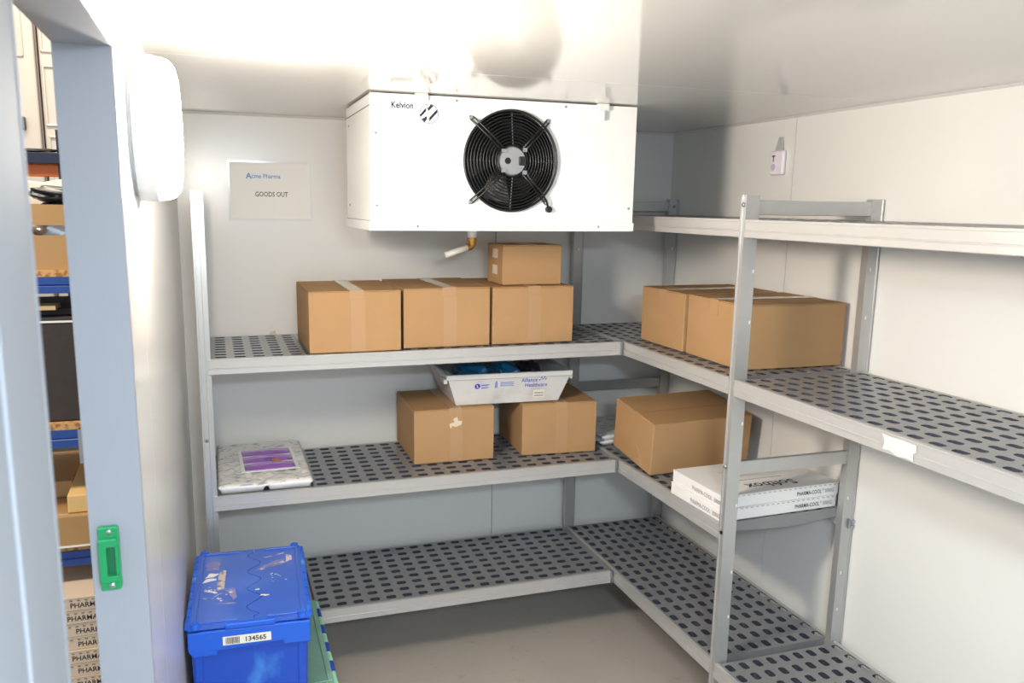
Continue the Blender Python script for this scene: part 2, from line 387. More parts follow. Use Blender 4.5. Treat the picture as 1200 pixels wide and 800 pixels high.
# corner bay along the right wall: y -1.19 .. -.04, four shelves
rb = thing('shelving_unit', 'aluminium shelving bay in the right corner with four levels, holding the rotated boxes', 'shelving')
pF = post(rb, -.475, -1.219, -.430, -1.193, 1.664, 'x')
pR = post(rb, -.024, -1.219, .021, -1.193, 1.658, 'y')
pA = post(rb, -.475, -.034, -.430, -.008, 1.657, 'y')
pC = post(rb, -.024, -.034, .021, -.008, 1.662, 'y')
for yy in ((-1.214, -1.200), (-.028, -.014)):
    rung(rb, -.430, -.024, yy[0], yy[1], 1.607, 1.650); rung(rb, -.430, -.024, yy[0], yy[1], .821, .864)
for z in (1.636, .849): bolt(pF, (-.4745, -1.206, z), (-1, 0, 0))
MB().cyl((-.476, -1.206, .636), (-.4715, -1.206, .636), .006, 10).out('bolt_hole', M_dark, pF)
bolt(pC, (0, -.0335, 1.63), (0, -1, 0))
for z in (1.44, 1.29, .98, .72, .50, .35): MB().box(-.438, -1.2198, z, -.433, -1.2185, z+.010).out('notch_patch', M_whitep, pF)  # white squares laid on in place of bright notches in the post
for z in (1.44, 1.29, .98, .70, .44, .31): MB().box(-.012, -1.2198, z, -.007, -1.2185, z+.010).out('notch_patch', M_whitep, pR)
for pp, xx in ((pA, -.452), (pC, .0)):
    for z in (1.44, .44): MB().box(xx-.003, -.035, z, xx+.003, -.0335, z+.010).out('notch_patch', M_whitep, pp)
cl = MB().box(.008, -1.226, .604, .0235, -1.219, .609).box(.008, -1.226, .622, .0235, -1.219, .627).box(.0, -1.224, .600, .008, -1.219, .631).out('clip', M_steel, pR)
for z in (Z1, Z2, Z3, Z4):
    beam(rb, (XF, -.036, z), (-1, 0, 0), (0, -1, 0), 1.156)
    beam(rb, (-.002, -.036, z), (1, 0, 0), (0, -1, 0), 1.156)
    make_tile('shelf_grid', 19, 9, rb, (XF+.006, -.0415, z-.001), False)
# near bay along the right wall: y < -1.22, shelves 1, 3 and 4
nb = thing('shelving_unit', 'near aluminium shelving bay running out of the frame along the right wall', 'shelving')
post(nb, -.475, -2.420, -.430, -2.394, 1.664, 'x'); post(nb, -.024, -2.420, .021, -2.394, 1.658, 'y')
rung(nb, -.430, -.024, -2.414, -2.4, 1.607, 1.650)
for z in (Z1, Z3, Z4):
    bm_ = beam(nb, (XF-.001, -1.2195, z), (-1, 0, 0), (0, -1, 0), 1.174)
    if z == Z3:
        rr = random.Random(3); pts = [(-1.80, -.006), (-1.83, -.0085), (-1.862, -.0065), (-1.90, -.009), (-1.902, -.024), (-1.893, -.030), (-1.896, -.046), (-1.872, -.044), (-1.85, -.048), (-1.826, -.040), (-1.806, -.043), (-1.811, -.022)]
        b = MB(); n = len(pts); b.add([(XF-.0022, y, z+d) for y, d in pts]+[(XF-.0012, y, z+d) for y, d in pts], [tuple(range(n)), tuple(range(n, 2*n))[::-1]]+[(i, (i+1) % n, n+(i+1) % n, n+i) for i in range(n)])
        lo = b.out('label_residue', M_alu_label, bm_, recalc=True); lo['label'] = 'torn white label stuck to the shelf edge'
    beam(nb, (-.002, -1.2195, z), (1, 0, 0), (0, -1, 0), 1.174)
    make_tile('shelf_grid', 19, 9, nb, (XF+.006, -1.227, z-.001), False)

# ------------------------------------------------------------------ evaporator cooler
CX0, CX1, CY0, CY1, CZ0, CZ1 = -1.479, -.606, -.785, -.335, 1.545, 1.9435
ev = thing('evaporator_cooler', 'white ceiling-mounted evaporator cooler with a single black fan above the boxes', 'cooler', ((CX0+CX1)/2, (CY0+CY1)/2, CZ0))
ex, ey, ez = ev.location
FX, FZ, FR = -1.041-ex, 1.760-ez, .150
hx0, hx1, hz1 = CX0-ex, CX1-ex, CZ1-ez
fy = CY0-ey; by = CY1-ey
# front panel with a round fan opening
b = MB(); n = 64; ang = [2*math.pi*k/n for k in range(n)]
def rim(t, x0, x1, z0, z1):
    c, s = math.cos(t), math.sin(t); k = 1e9
    if c > 1e-9: k = min(k, (x1-FX)/c)
    if c < -1e-9: k = min(k, (x0-FX)/c)
    if s > 1e-9: k = min(k, (z1-FZ)/s)
    if s < -1e-9: k = min(k, (z0-FZ)/s)
    return (FX+c*k, FZ+s*k)
cor = [math.atan2(z-FZ, x-FX) % (2*math.pi) for x in (hx0, hx1) for z in (.029, hz1)]
ang = sorted(set(ang) | set(cor)); n = len(ang)
o_ = [rim(t, hx0, hx1, .029, hz1) for t in ang]; i_ = [(FX+FR*math.cos(t), FZ+FR*math.sin(t)) for t in ang]
vs_ = [(x, fy, z) for x, z in o_]+[(x, fy, z) for x, z in i_]+[(x, fy+.012, z) for x, z in i_]
b.add(vs_, [(k, (k+1) % n, n+(k+1) % n, n+k) for k in range(n)]+[(n+k, n+(k+1) % n, 2*n+(k+1) % n, 2*n+k) for k in range(n)])
b.out('front_panel', M_white, ev, recalc=True)
# casing: sides, back coil face, top
b = MB().box(hx0, fy+.001, .0, hx0+.002, by, hz1).box(hx1-.002, fy+.001, 0, hx1, by, hz1).box(hx0, fy+.001, hz1-.002, hx1, by, hz1)
b.out('casing', M_white, ev)
b = MB()
for k in range(60): b.box(hx0+.012+k*(hx1-hx0-.024)/60, by-.05, .03, hx0+.0135+k*(hx1-hx0-.024)/60, by-.004, hz1-.01)
b.box(hx0+.002, by-.004, .0, hx1-.002, by-.002, hz1-.002, 1)
o = b.out('coil', [M_steel, M_motor], ev); o['kind'] = 'stuff'
MB().box(hx0-.0015, fy+.004, hz1-.036, hx0, by, hz1-.0335).box(hx0-.0015, fy+.004, .028, hx0, by, .030).out('side_seam', M_inkl, ev)
MB().box(hx0-.006, fy-.006, 0, hx1+.004, by+.003, .0285).out('drip_tray', M_white, ev, bevel=.003)
# fan
sh = MB().lathe([(FR-.001, -.002), (FR-.004, .02), (FR-.012, .10)], (FX, fy, FZ), Y, 48, close=False).lathe([(FR-.012, .10), (.0, .10)], (FX, fy, FZ), Y, 48, 1, close=False)
sh.out('fan_shroud', [M_black, M_dark], ev, smooth=True)
fan = MB().lathe([(.045, .03), (.045, .075)], (FX, fy, FZ), Y, 32).out('fan_hub', M_black, ev)
for k in range(5):
    a = 2*math.pi*k/5+.5; v = []; nn = 6
    for i in range(nn+1):
        rr = .044+(FR-.02-.044)*i/nn
        for s_, dy in ((-1, .066), (1, .032)):
            aa = a+s_*(.42-.10*i/nn)+.25*i/nn; v.append((FX+rr*math.cos(aa), fy+dy, FZ+rr*math.sin(aa)))
    m_ = len(v); v2 = v+[(x, y+.002, z) for x, y, z in v]
    fcs = [(2*i, 2*i+1, 2*i+3, 2*i+2) for i in range(nn)]
    MB().add(v2, fcs+[tuple(q+m_ for q in reversed(f)) for f in fcs]+[(0, 1, m_+1, m_), (m_-2, m_-1, 2*m_-1, 2*m_-2)]).out('fan_blade', M_black, fan)
g = MB()
for k in range(12):
    r = .048+k*(FR+.002-.048)/11; yy = fy-.012-.016*math.cos(k/11*math.pi/2)
    g.tube([(FX+r*math.cos(t), yy, FZ+r*math.sin(t)) for t in [2*math.pi*i/56 for i in range(56)]], .0019 if k < 11 else .004, 6, closed=True)
g.out('fan_guard', M_black, ev, smooth=True)
for s_ in (-1, 1):
    MB().cyl((FX, fy-.0235, FZ+s_*.05), (FX, fy-.008, FZ+s_*(FR-.004)), .0016, 6).out('guard_rod', M_steel, ev)
    MB().cyl((FX+s_*.05, fy-.0235, FZ), (FX+s_*(FR-.004), fy-.008, FZ), .0016, 6).out('guard_rod', M_black, ev)
for a in (45, 135, 225, 315):
    d = Vector((math.cos(math.radians(a+ (1 if a < 180 else -1))), 0, math.sin(math.radians(a)))); q = Vector((-d.z, 0, d.x))
    C_ = Vector((FX, fy, FZ)); e = .0055
    pts = [C_+d*.042+q*e+Vector((0, -.031, 0)), C_+d*.10+q*e+Vector((0, -.028, 0)), C_+d*.148+q*e+Vector((0, -.017, 0)), C_+d*.176+q*e+Vector((0, -.004, 0)),
           C_+d*.184+Vector((0, -.003, 0)), C_+d*.176-q*e+Vector((0, -.004, 0)), C_+d*.148-q*e+Vector((0, -.017, 0)), C_+d*.10-q*e+Vector((0, -.028, 0)), C_+d*.042-q*e+Vector((0, -.031, 0))]
    ar = MB().tube(pts, .0028, 6).out('guard_arm', M_black, ev, smooth=True)
    MB().lathe([(.0075, 0), (.0075, .004), (.004, .007)], C_+d*.178, (0, -1, 0), 10).out('screw', M_steel, ar)
mo = MB().lathe([(.044, .012), (.044, -.012), (.040, -.018), (.0, -.019)], (FX, fy-.012, FZ), Y, 32, close=False).out('fan_motor', M_motor, ev, smooth=False)
MB().cyl((FX-.018, fy-.0315, FZ), (FX-.018, fy-.0305, FZ), .010, 16).out('motor_label', M_dark, mo)
MB().box(FX+.018, fy-.036, FZ-.013, FX+.042, fy-.026, FZ+.014).out('terminal_box', M_black, mo, bevel=.003)
for s_ in (-1, 1):
    MB().box(FX+.030, fy-.034, FZ+s_*.034-.006, FX+.044, fy-.026, FZ+s_*.034+.006).out('motor_lug', M_steel, mo)
    MB().box(FX-.040, fy-.034, FZ+s_*.030-.005, FX-.022, fy-.028, FZ+s_*.030+.005).out('motor_lug', M_steel, mo)
cb = MB().tube([(FX+.035, fy-.030, FZ-.02), (FX+.06, fy-.028, FZ-.06), (FX+.09, fy-.030, FZ-.085), (FX+.115, fy-.024, FZ-.118), (FX+.130, fy-.008, FZ-.142)], .0032, 6).out('motor_cable', M_black, ev, smooth=True)
MB().cyl((FX+.131, fy-.016, FZ-.146), (FX+.131, fy, FZ-.146), .0105, 14).out('cable_gland', M_black, cb, bevel=.002)
# name and emblem on the front
text('Kelvion', .026, (-1.4165-ex, fy, 1.9035-ez), X, Z, M_navy, ev, sx=.86, bold=.0007)
ex_, ez_, er = -1.301-ex, 1.8905-ez, .0285
em = MB().lathe([(er, 0), (er, .0006)], (ex_, fy, ez_), (0, -1, 0), 32).out('emblem', M_white, ev)
ring = [(ex_+er*math.cos(t), fy-.001, ez_+er*math.sin(t)) for t in [2*math.pi*i/40 for i in range(40)]]
MB().tube(ring, 0.0009, 5, closed=True).out('emblem_ring', M_ink, em)
def band(pl_):
    """S-shaped diagonal band clipped to the disc"""
    bb = MB(); m_ = len(pl_[0])
    P_ = []
    for side in pl_:
        for x, z in side:
            l = math.hypot(x, z); k = min(1, .97/l) if l else 1
            P_.append((ex_+x*k*er, fy-.0012, ez_+z*k*er))
    bb.add(P_, [(i, i+1, m_+i+1, m_+i) for i in range(m_-1)]); return bb.out('emblem_band', M_navy, em)
for q in ([(-1, -.10), (-.36, .62), (-.30, .26), (-.94, -.36)], [(-.82, -.56), (-.24, -.22), (-.20, -.52), (-.50, -.90)],
          [(-.16, .56), (.18, 1.0), (.52, .88), (-.08, .26)], [(.04, -.34), (.86, .50), (.92, .20), (.04, -.74)]):
    band(([q[0], q[1]], [q[3], q[2]]))
band(([(-.22, 1.0), (-.20, .4), (-.02, -.2), (.06, -1.0)], [(-.28, .98), (-.25, .4), (-.07, -.2), (0, -1.0)]))
for x, z, yy in ((-1.338, 1.559, -.006), (-.733, 1.560, -.006), (-1.216, 1.933, 0), (-.858, 1.933, 0), (-1.462, 1.62, 0), (-1.462, 1.83, 0), (-.622, 1.62, 0)):
    MB().lathe([(.0042, 0), (.0042, .002), (.002, .0035)], (x-ex, fy+yy, z-ez), (0, -1, 0), 10).out('screw', M_steel, ev)
for z in (1.62, 1.88): MB().lathe([(.0042, 0), (.002, .003)], (hx0, fy+.39, z-ez), (-1, 0, 0), 10).out('screw', M_steel, ev)
for x in (-1.326, -.731):
    h = MB().box(x-.020-ex, fy-.016, 1.926-ez, x+.020-ex, fy+.004, 1.9478-ez).out('hanger_bracket', M_whitep, ev, bevel=.004)
    if x > -1: MB().cyl((x+.0-ex, fy-.012, 1.895-ez), (x-ex, fy-.012, 1.926-ez), .006, 10).out('hanger_nut', M_whitep, h)
# drain: white adapter, brass elbow, white pipe
dx, dy, dz = -1.0585-ex, -.45-ey, 0
MB().lathe([(.021, 0), (.021, -.012), (.0165, -.014), (.015, -.036)], (dx, dy, dz), Z, 16).out('drain_adapter', M_whitep, ev, recalc=True)
el = MB().lathe([(.0175, -.034), (.0175, -.044), (.015, -.045)], (dx, dy, dz), Z, 8)
el.tube([(dx, dy, -.044), (dx, dy, -.056), (dx-.006, dy, -.065), (dx-.018, dy-.002, -.068)], .0135, 12)
el.out('drain_elbow', M_brass, ev, smooth=False, recalc=True)
MB().tube([(dx-.016, dy-.001, -.068), (dx-.10, dy-.004, -.095)], .0105, 12).out('drain_pipe', M_pipe, ev, smooth=True)

# ------------------------------------------------------------------ bulkhead lamp on the left wall
R90 = math.pi/2
LY, LZ = -1.68, 1.745
bl = thing('bulkhead_lamp', 'round glowing white bulkhead lamp on the left wall beside the doorway', 'lamp', (XW, LY, LZ))
MB().lathe([(.112, .0), (.112, .004), (.122, .006), (.122, .036), (.119, .041)], (0, 0, 0), X, 48).out('lamp_base', M_lampbase, bl, recalc=True)
MB().lathe([(.119, .040), (.118, .052), (.114, .062), (.104, .070), (.085, .075), (.05, .077), (.0, .078)], (0, 0, 0), X, 48, close=False).out('diffuser', M_diff, bl, smooth=True, recalc=True)

# added unseen lamp twin: cool fill in place of flash bounced off the ceiling
b2 = thing('bulkhead_lamp', 'added unseen cool lamp behind the camera, standing in for flash bounced off the ceiling', 'lamp', (-1.72, -3.62, ZC), (0, R90, 0))
MB().lathe([(.162, .0), (.162, .004), (.172, .006), (.172, .036), (.169, .041)], (0, 0, 0), X, 48).out('lamp_base', M_lampbase, b2, recalc=True)
MB().lathe([(.169, .040), (.168, .052), (.164, .062), (.154, .070), (.135, .075), (.07, .077), (.0, .078)], (0, 0, 0), X, 48, close=False).out('diffuser', M_fillglow, b2, smooth=True, recalc=True)

# ------------------------------------------------------------------ wall sign and sensor
sg = thing('wall_sign', 'white paper sign in a plastic sleeve on the back wall reading GOODS OUT', 'sign', (-1.714, YB, 1.667))
MB().box(-.156, -.0012, -.113, .156, 0, .113).out('sleeve', M_sleeve, sg, bevel=.0004)
MB().box(-.148, -.0018, -.104, .148, -.0012, .104).out('paper_sheet', M_paper, sg)
text('cme Pharma', .0225, (-.069, -.0018, .047), X, Z, M_skyink, sg, sx=.95, bold=.0003)
text('A', .030, (-.089, -.0018, .045), X, Z, M_skyink, sg, bold=.0008)
text('GOODS OUT', .0255, (-.058, -.0018, -.021), X, Z, M_ink, sg, sx=.80, bold=.0003)

sn = thing('temperature_sensor', 'small white temperature logger hung on a grey clip on the right wall', 'sensor', (XR, -.703, 1.79))
MB().box(-.018, -.036, -.044, -.001, .036, .042).out('sensor_case', M_sensor, sn, bevel=.007, seg=3)
MB().box(-.0195, -.004, -.036, -.018, .028, .034).out('sensor_face', M_sensor, sn, bevel=.0007)
MB().cyl((-.0195, .012, -.016), (-.0205, .012, -.016), .012, 20).out('sensor_button', M_sensorg, sn)
text('T', .030, (-.0197, .022, .004), (0, -1, 0), Z, M_ink, sn, bold=.0008)
MB().add([(-.012, -.020, .042), (-.012, .020, .042), (-.001, .020, .042), (-.001, -.020, .042), (-.006, -.010, .090), (-.006, .010, .090), (-.001, .010, .090), (-.001, -.010, .090)],
         [(0, 3, 2, 1), (4, 5, 6, 7), (0, 1, 5, 4), (1, 2, 6, 5), (2, 3, 7, 6), (3, 0, 4, 7)]).out('hanging_clip', M_clip, sn, bevel=.002)

# ------------------------------------------------------------------ cardboard boxes
def carton(label, w, l, h, loc, rot=(0, 0, 0), seam='y', tape=M_tape, group=None, front_tape=True, top_tape=True, seedv=0, name='cardboard_box'):
    """taped carton: body, two top flaps with a seam, tape over the seam"""
    t = thing(name, label, 'box', (loc[0], loc[1], loc[2]+.0012), rot, group); fl = .0035; rr = random.Random(seedv)
    MB().box(0, 0, 0, w, l, h-fl).out('box_body', M_card, t, bevel=.003)
    g = .0012
    if seam == 'y':
        MB().box(.0005, 0.0005, h-fl+.0002, w/2-g, l-.0005, h).out('box_flap', M_card2, t, bevel=.0012)
        MB().box(w/2+g, 0.0005, h-fl+.0002, w-.0005, l-.0005, h+rr.uniform(0, .0012)).out('box_flap', M_card2, t, bevel=.0012)
        c = w/2+rr.uniform(-.006, .006); tw = .024
        if top_tape: MB().box(c-tw, -.0005, h+.0012, c+tw, l+.0005, h+.0018).out('tape_strip', tape, t)
        if front_tape:
            MB().box(c-tw, -.0007, h-.028, c+tw, -.0001, h+.0018).out('tape_strip', M_tapec, t)
            MB().box(c-tw+.004, -.0006, 0.001, c+tw+.004, -.0001, h-.030).out('tape_strip', M_tapec, t)
    else:
        MB().box(.0005, 0.0005, h-fl+.0002, w-.0005, l/2-g, h).out('box_flap', M_card2, t, bevel=.0012)
        MB().box(.0005, l/2+g, h-fl+.0002, w-.0005, l-.0005, h+rr.uniform(0, .0012)).out('box_flap', M_card2, t, bevel=.0012)
        c = l/2; tw = .024
        if top_tape: MB().box(-.0005, c-tw, h+.0012, w+.0005, c+tw, h+.0018).out('tape_strip', tape, t)
        if front_tape: MB().box(-.0007, c-tw, h-.05, -.0001, c+tw, h+.0018).out('tape_strip', M_tapec, t)
    return t
R = math.radians
GB = 'brown cartons stored on the cold room shelves'
A = carton('brown box at the left end of the row on the middle-height back shelf', .314, .385, .209, (-1.640, -.497, Z3), (0, 0, R(.4)), group=GB, seedv=1)
B = carton('brown box in the middle of the row of three on the back shelf', .318, .380, .211, (-1.312, -.472, Z3), (0, 0, R(.4)), group=GB, seedv=2)
Cc = carton('brown box at the right end of the back shelf row carrying the small box', .318, .380, .209, (-.982, -.466, Z3), (0, 0, R(.2)), tape=M_tapec, group=GB, seedv=3)
D = carton('small brown box on top of another box, under the right half of the cooler', .233, .178, .146, (-.930, -.418, Z3+.2115), tape=M_tapec, front_tape=False, group=GB, seedv=4)
for z in (.035, .095): MB().box(-.0007, .060, z, -.0001, .115, z+.034).out('tape_patch', M_tapew, D)
E_ = carton('brown box under the left end of the white tote on the lower back shelf', .313, .340, .208, (-1.251, -.364, Z2), (0, 0, R(-1.2)), group=GB, tape=M_tapec, seedv=5)
b = MB(); sp = [(.150, .168), (.166, .176), (.170, .160), (.186, .158), (.182, .144), (.160, .136), (.148, .142), (.140, .130), (.135, .150), (.156, .156)]
n = len(sp); b.add([(x, -.0012, z) for x, z in sp], [tuple(range(n))]).out('torn_tape', M_tapew, E_)
F_ = carton('brown box under the right end of the white tote on the lower back shelf', .308, .335, .206, (-.821, -.368, Z2), (0, 0, R(-4)), group=GB, tape=M_tapec, seedv=6)
H = carton('brown box behind the front box in the right corner, upper right shelf', .385, .295, .205, (-.379, -.772, Z3), (0, 0, R(.6)), seam='x', group=GB, seedv=7)
I = carton('brown box in front on the upper right shelf, behind the aluminium post', .385, .325, .206, (-.382, -1.112, Z3), (0, 0, R(-1.2)), seam='x', group=GB, seedv=8)
G = carton('tilted brown box at the corner of the lower right shelf with a crescent dent', .413, .297, .199, (-.457, -.728, Z2+.001), (R(6.2), R(-1.2), R(-.2)), seam='x', group=GB, tape=M_card2, front_tape=False, seedv=9)
# crescent flap mark at the bottom of its left face
cr = []; n = 14
for i in range(n+1):
    a = math.pi*(.5-i/n*.5-.0); cr.append((.135-.070*math.cos(a)*1.0, .004+.078*math.sin(a)))
inner = [(y+.018*math.sin(math.pi*(i/n)*.8), z-.003) for i, (y, z) in enumerate(cr)]
b = MB(); b.add([(-.0008, y, z) for y, z in cr]+[(-.0008, y, max(.002, z)) for y, z in inner]+[(.001, y, z) for y, z in cr]+[(.001, y, max(.002, z)) for y, z in inner],
                [(i, i+1, n+1+i+1, n+1+i) for i in range(n)]+[(2*n+2+i, 2*n+2+i+1, i+1, i) for i in range(n)])
b.out('crescent_dent', M_tapec, G, recalc=True)

# ------------------------------------------------------------------ flat white product boxes
def softbox(label, loc, rot, h, group, m=M_wcard, w=.452, l=.282, top=True, side=True):
    t = thing('flat_white_box', label, 'box', loc, rot, group)
    MB().box(0, 0, 0, w, l, h-.003).out('box_tray', m, t, bevel=.0015)
    MB().box(-.001, -.001, h-.0025, w+.001, l+.001, h).out('box_lid', m, t, bevel=.0007)
    b = MB()
    for k in range(22): b.box(.012+k*.02, -.0016, h-.006, .021+k*.02, -.0004, h-.0035)
    b.out('perforation', M_perf, t)
    text('PHARMA-COOL', .0185, (w-.168, -.0004, .0115), X, Z, M_ink, t, sx=.75, bold=.0002)
    text('®', .008, (w-.0655, -.0004, .020), X, Z, M_ink, t)
    text('3000G', .0185, (w-.056, -.0004, .0115), X, Z, M_inkl, t, sx=.76)
    if side:
        text('PHARMA-COOL  3000G', .021, (-.0004, .165, .009), (0, -1, 0), Z, M_inkl, t, sx=.74)
    if top:
        text('Softbox', .060, (w-.130, .075, h), (-1, 0, 0), (0, -1, 0), M_ink, t, sx=1.0, bold=.0010)
        MB().box(w-.34, .112, h, w-.14, .1145, h+.0004).out('printed_line', M_inkl, t)
        MB().box(w-.28, .168, h, w-.10, .172, h+.0004).out('printed_line', M_tapew, t)
        MB().box(w-.33, .195, h, w-.08, .206, h+.0004).out('printed_panel', M_tapew, t)
        MB().box(w-.36, .150, h, w-.20, .152, h+.0004).out('printed_line', M_tapew, t)
    return t
GS = 'flat white cool boxes on the right shelf'
softbox('flat white box lying under another on the lower right shelf', (-.466, -1.187, Z2+.0012), (0, 0, R(1.8)), .041, GS, top=False)
softbox('flat white box on top of the pair on the lower right shelf', (-.461, -1.185, Z2+.0428), (0, 0, R(1.6)), .041, GS)

# ------------------------------------------------------------------ white tote with contents
ZT = Z2+.2125
tw, tl, th = .413, .30, .125
tt = thing('plastic_tote', 'shallow pale grey plastic tote bridging two brown boxes, blue print on its front', 'tote', (-1.080, -.335, ZT), (0, 0, R(-2.6)))
b = MB()
a0 = (0, 0, tw, tl); a1 = (-.040, -.030, tw+.040, tl+.030)
b.frustum(a0, a1, 0, th-.012, top=False)
i0 = (.005, .005, tw-.005, tl-.005); i1 = (-.036, -.026, tw+.036, tl+.026)
v = [(i0[0], i0[1], .004), (i0[2], i0[1], .004), (i0[2], i0[3], .004), (i0[0], i0[3], .004), (i1[0], i1[1], th-.012), (i1[2], i1[1], th-.012), (i1[2], i1[3], th-.012), (i1[0], i1[3], th-.012)]
b.add(v, [(4, 5, 1, 0), (5, 6, 2, 1), (6, 7, 3, 2), (7, 4, 0, 3), (0, 1, 2, 3)])
b.out('tote_body', M_tote, tt)
o0 = (-.046, -.036, tw+.046, tl+.036); b = MB()
for (x0, y0, x1, y1) in ((o0[0], o0[1], o0[2], o0[1]+.012), (o0[0], o0[3]-.012, o0[2], o0[3]), (o0[0], o0[1]+.012, o0[0]+.012, o0[3]-.012), (o0[2]-.012, o0[1]+.012, o0[2], o0[3]-.012)):
    b.box(x0, y0, th-.020, x1, y1, th)
b.out('tote_rim', M_tote, tt, bevel=.003)
for x in (o0[0]-.006, o0[2]-.008): MB().box(x, -.02, th-.036, x+.014, .05, th-.018).out('tote_lug', M_tote, tt, bevel=.003)
# recessed panels and prints on the sloped front face
sl = Vector((0, -.030, th-.012)).normalized(); fo = lambda x, s: Vector((x, 0, 0))+sl*s
for x0, x1, s1 in ((.035, .085, .045), (.14, .195, .044), (.262, .30, .040)):
    q = [fo(x0, .002), fo(x1, .002), fo(x1, s1), fo(x0, s1)]; nrm = Vector((0, -sl.z, sl.y))
    MB().add([p+nrm*.0012 for p in q]+[p-nrm*.001 for p in q], [(0, 1, 2, 3), (0, 4, 5, 1), (1, 5, 6, 2), (2, 6, 7, 3), (3, 7, 4, 0)]).out('front_panel', M_tote, tt)
lb = MB().add([fo(x, s)+Vector((0, -.0022, 0)) for x, s in ((.305, .018), (.352, .018), (.352, .052), (.305, .052))], [(0, 1, 2, 3)]).out('tote_label', M_label, tt)
for s in (.024, .027, .036, .039): MB().add([fo(x, q)+Vector((0, -.0032, 0)) for x, q in ((.309, s), (.346, s), (.346, s+.0018), (.309, s+.0018))], [(0, 1, 2, 3)]).out('printed_line', M_inkl, lb)
dsk = MB(); c0 = fo(.078, .078)+Vector((0, -.0012, 0))
dsk.add([c0+Vector((math.cos(t), 0, 0))*.011+sl*math.sin(t)*.011 for t in [2*math.pi*k/20 for k in range(20)]], [tuple(range(20))])
dsk.out('round_print', M_blueink, tt)
MB().add([c0+Vector((p, -.0006, 0))+sl*q for p, q in ((-.003, .006), (0, .006), (.0, -.002), (.005, -.002), (.005, -.005), (-.003, -.005))], [(0, 1, 2, 3, 4, 5)]).out('disc_mark', M_white, tt)
for s_, x1 in ((.082, .126), (.079, .119), (.071, .124), (.068, .117)): MB().add([fo(x, q)+Vector((0, -.0012, 0)) for x, q in ((.093, s_), (x1, s_), (x1, s_+.0019), (.093, s_+.0019))], [(0, 1, 2, 3)]).out('printed_line', M_blueink, tt)
MB().add([fo(x, s)+Vector((0, -.0012, 0)) for x, s in ((.146, .068), (.158, .068), (.157, .088), (.154, .098), (.150, .098), (.147, .088))], [(0, 1, 2, 3, 4, 5)]).out('figure_print', M_blueinkl, tt)
for s in (.074, .081, .088): MB().add([fo(x, q)+Vector((0, -.0012, 0)) for x, q in ((.168, s), (.222, s), (.222, s+.0035), (.168, s+.0035))], [(0, 1, 2, 3)]).out('printed_line', M_blueinkl, tt)
text('Alliance', .0225, fo(.252, .088), X, sl, M_blueink, tt, sx=.92, bold=.0002)
text('Healthcare', .0225, fo(.268, .066), X, sl, M_blueink, tt, sx=.92, bold=.0002)
for dx_, ds in ((0, 0), (.012, .004), (.006, .011), (.019, .012), (.024, .003)):
    MB().add([fo(.322+dx_+p, .090+ds+q)+Vector((0, -.0013, 0)) for p, q in ((0, 0), (.007, .002), (.009, .007), (.002, .005))], [(0, 1, 2, 3)]).out('logo_petal', M_blueink, tt)
def lump(name, label, cat, loc, sx, sy, sz, m, seedv, rot=0, group=None, fold=.12):
    rr = random.Random(seedv); bm = bmesh.new(); bmesh.ops.create_icosphere(bm, subdivisions=4, radius=1)
    ph = [rr.uniform(0, 6) for _ in range(6)]
    for v in bm.verts:
        p = v.co.copy(); k = 1+fold*math.sin(p.x*5+ph[0]+2*p.y)*math.sin(p.y*6+ph[1])+fold*.5*math.sin(p.z*9+ph[2]+p.x*7)
        q = Vector((math.copysign(abs(p.x)**.6, p.x), math.copysign(abs(p.y)**.6, p.y), math.copysign(abs(p.z)**.8, p.z)))*k
        v.co = Vector((q.x*sx, q.y*sy, q.z*sz))
    zmin = min(v.co.z for v in bm.verts)
    for v in bm.verts: v.co.z -= zmin
    me = bpy.data.meshes.new(name); bm.to_mesh(me); bm.free(); me.materials.append(m)
    for p in me.polygons: p.use_smooth = True
    o = bpy.data.objects.new(name, me); COL.objects.link(o); o.location = loc; o.rotation_euler = (0, 0, rot)
    return tag(o, label, cat, group)
lump('plastic_bag', 'dark teal plastic bag in the left part of the pale tote', 'bag', (-.985, -.20, ZT+.005), .062, .10, .064, M_bagblue, 1)
lump('plastic_bag', 'bright teal folded bag in the middle of the pale tote', 'bag', (-.850, -.215, ZT+.005), .052, .085, .064, M_bagblue, 2)
lump('plastic_bag', 'dark purple bag in the right part of the pale tote', 'bag', (-.738, -.21, ZT+.005), .040, .085, .060, M_bagdark, 3)

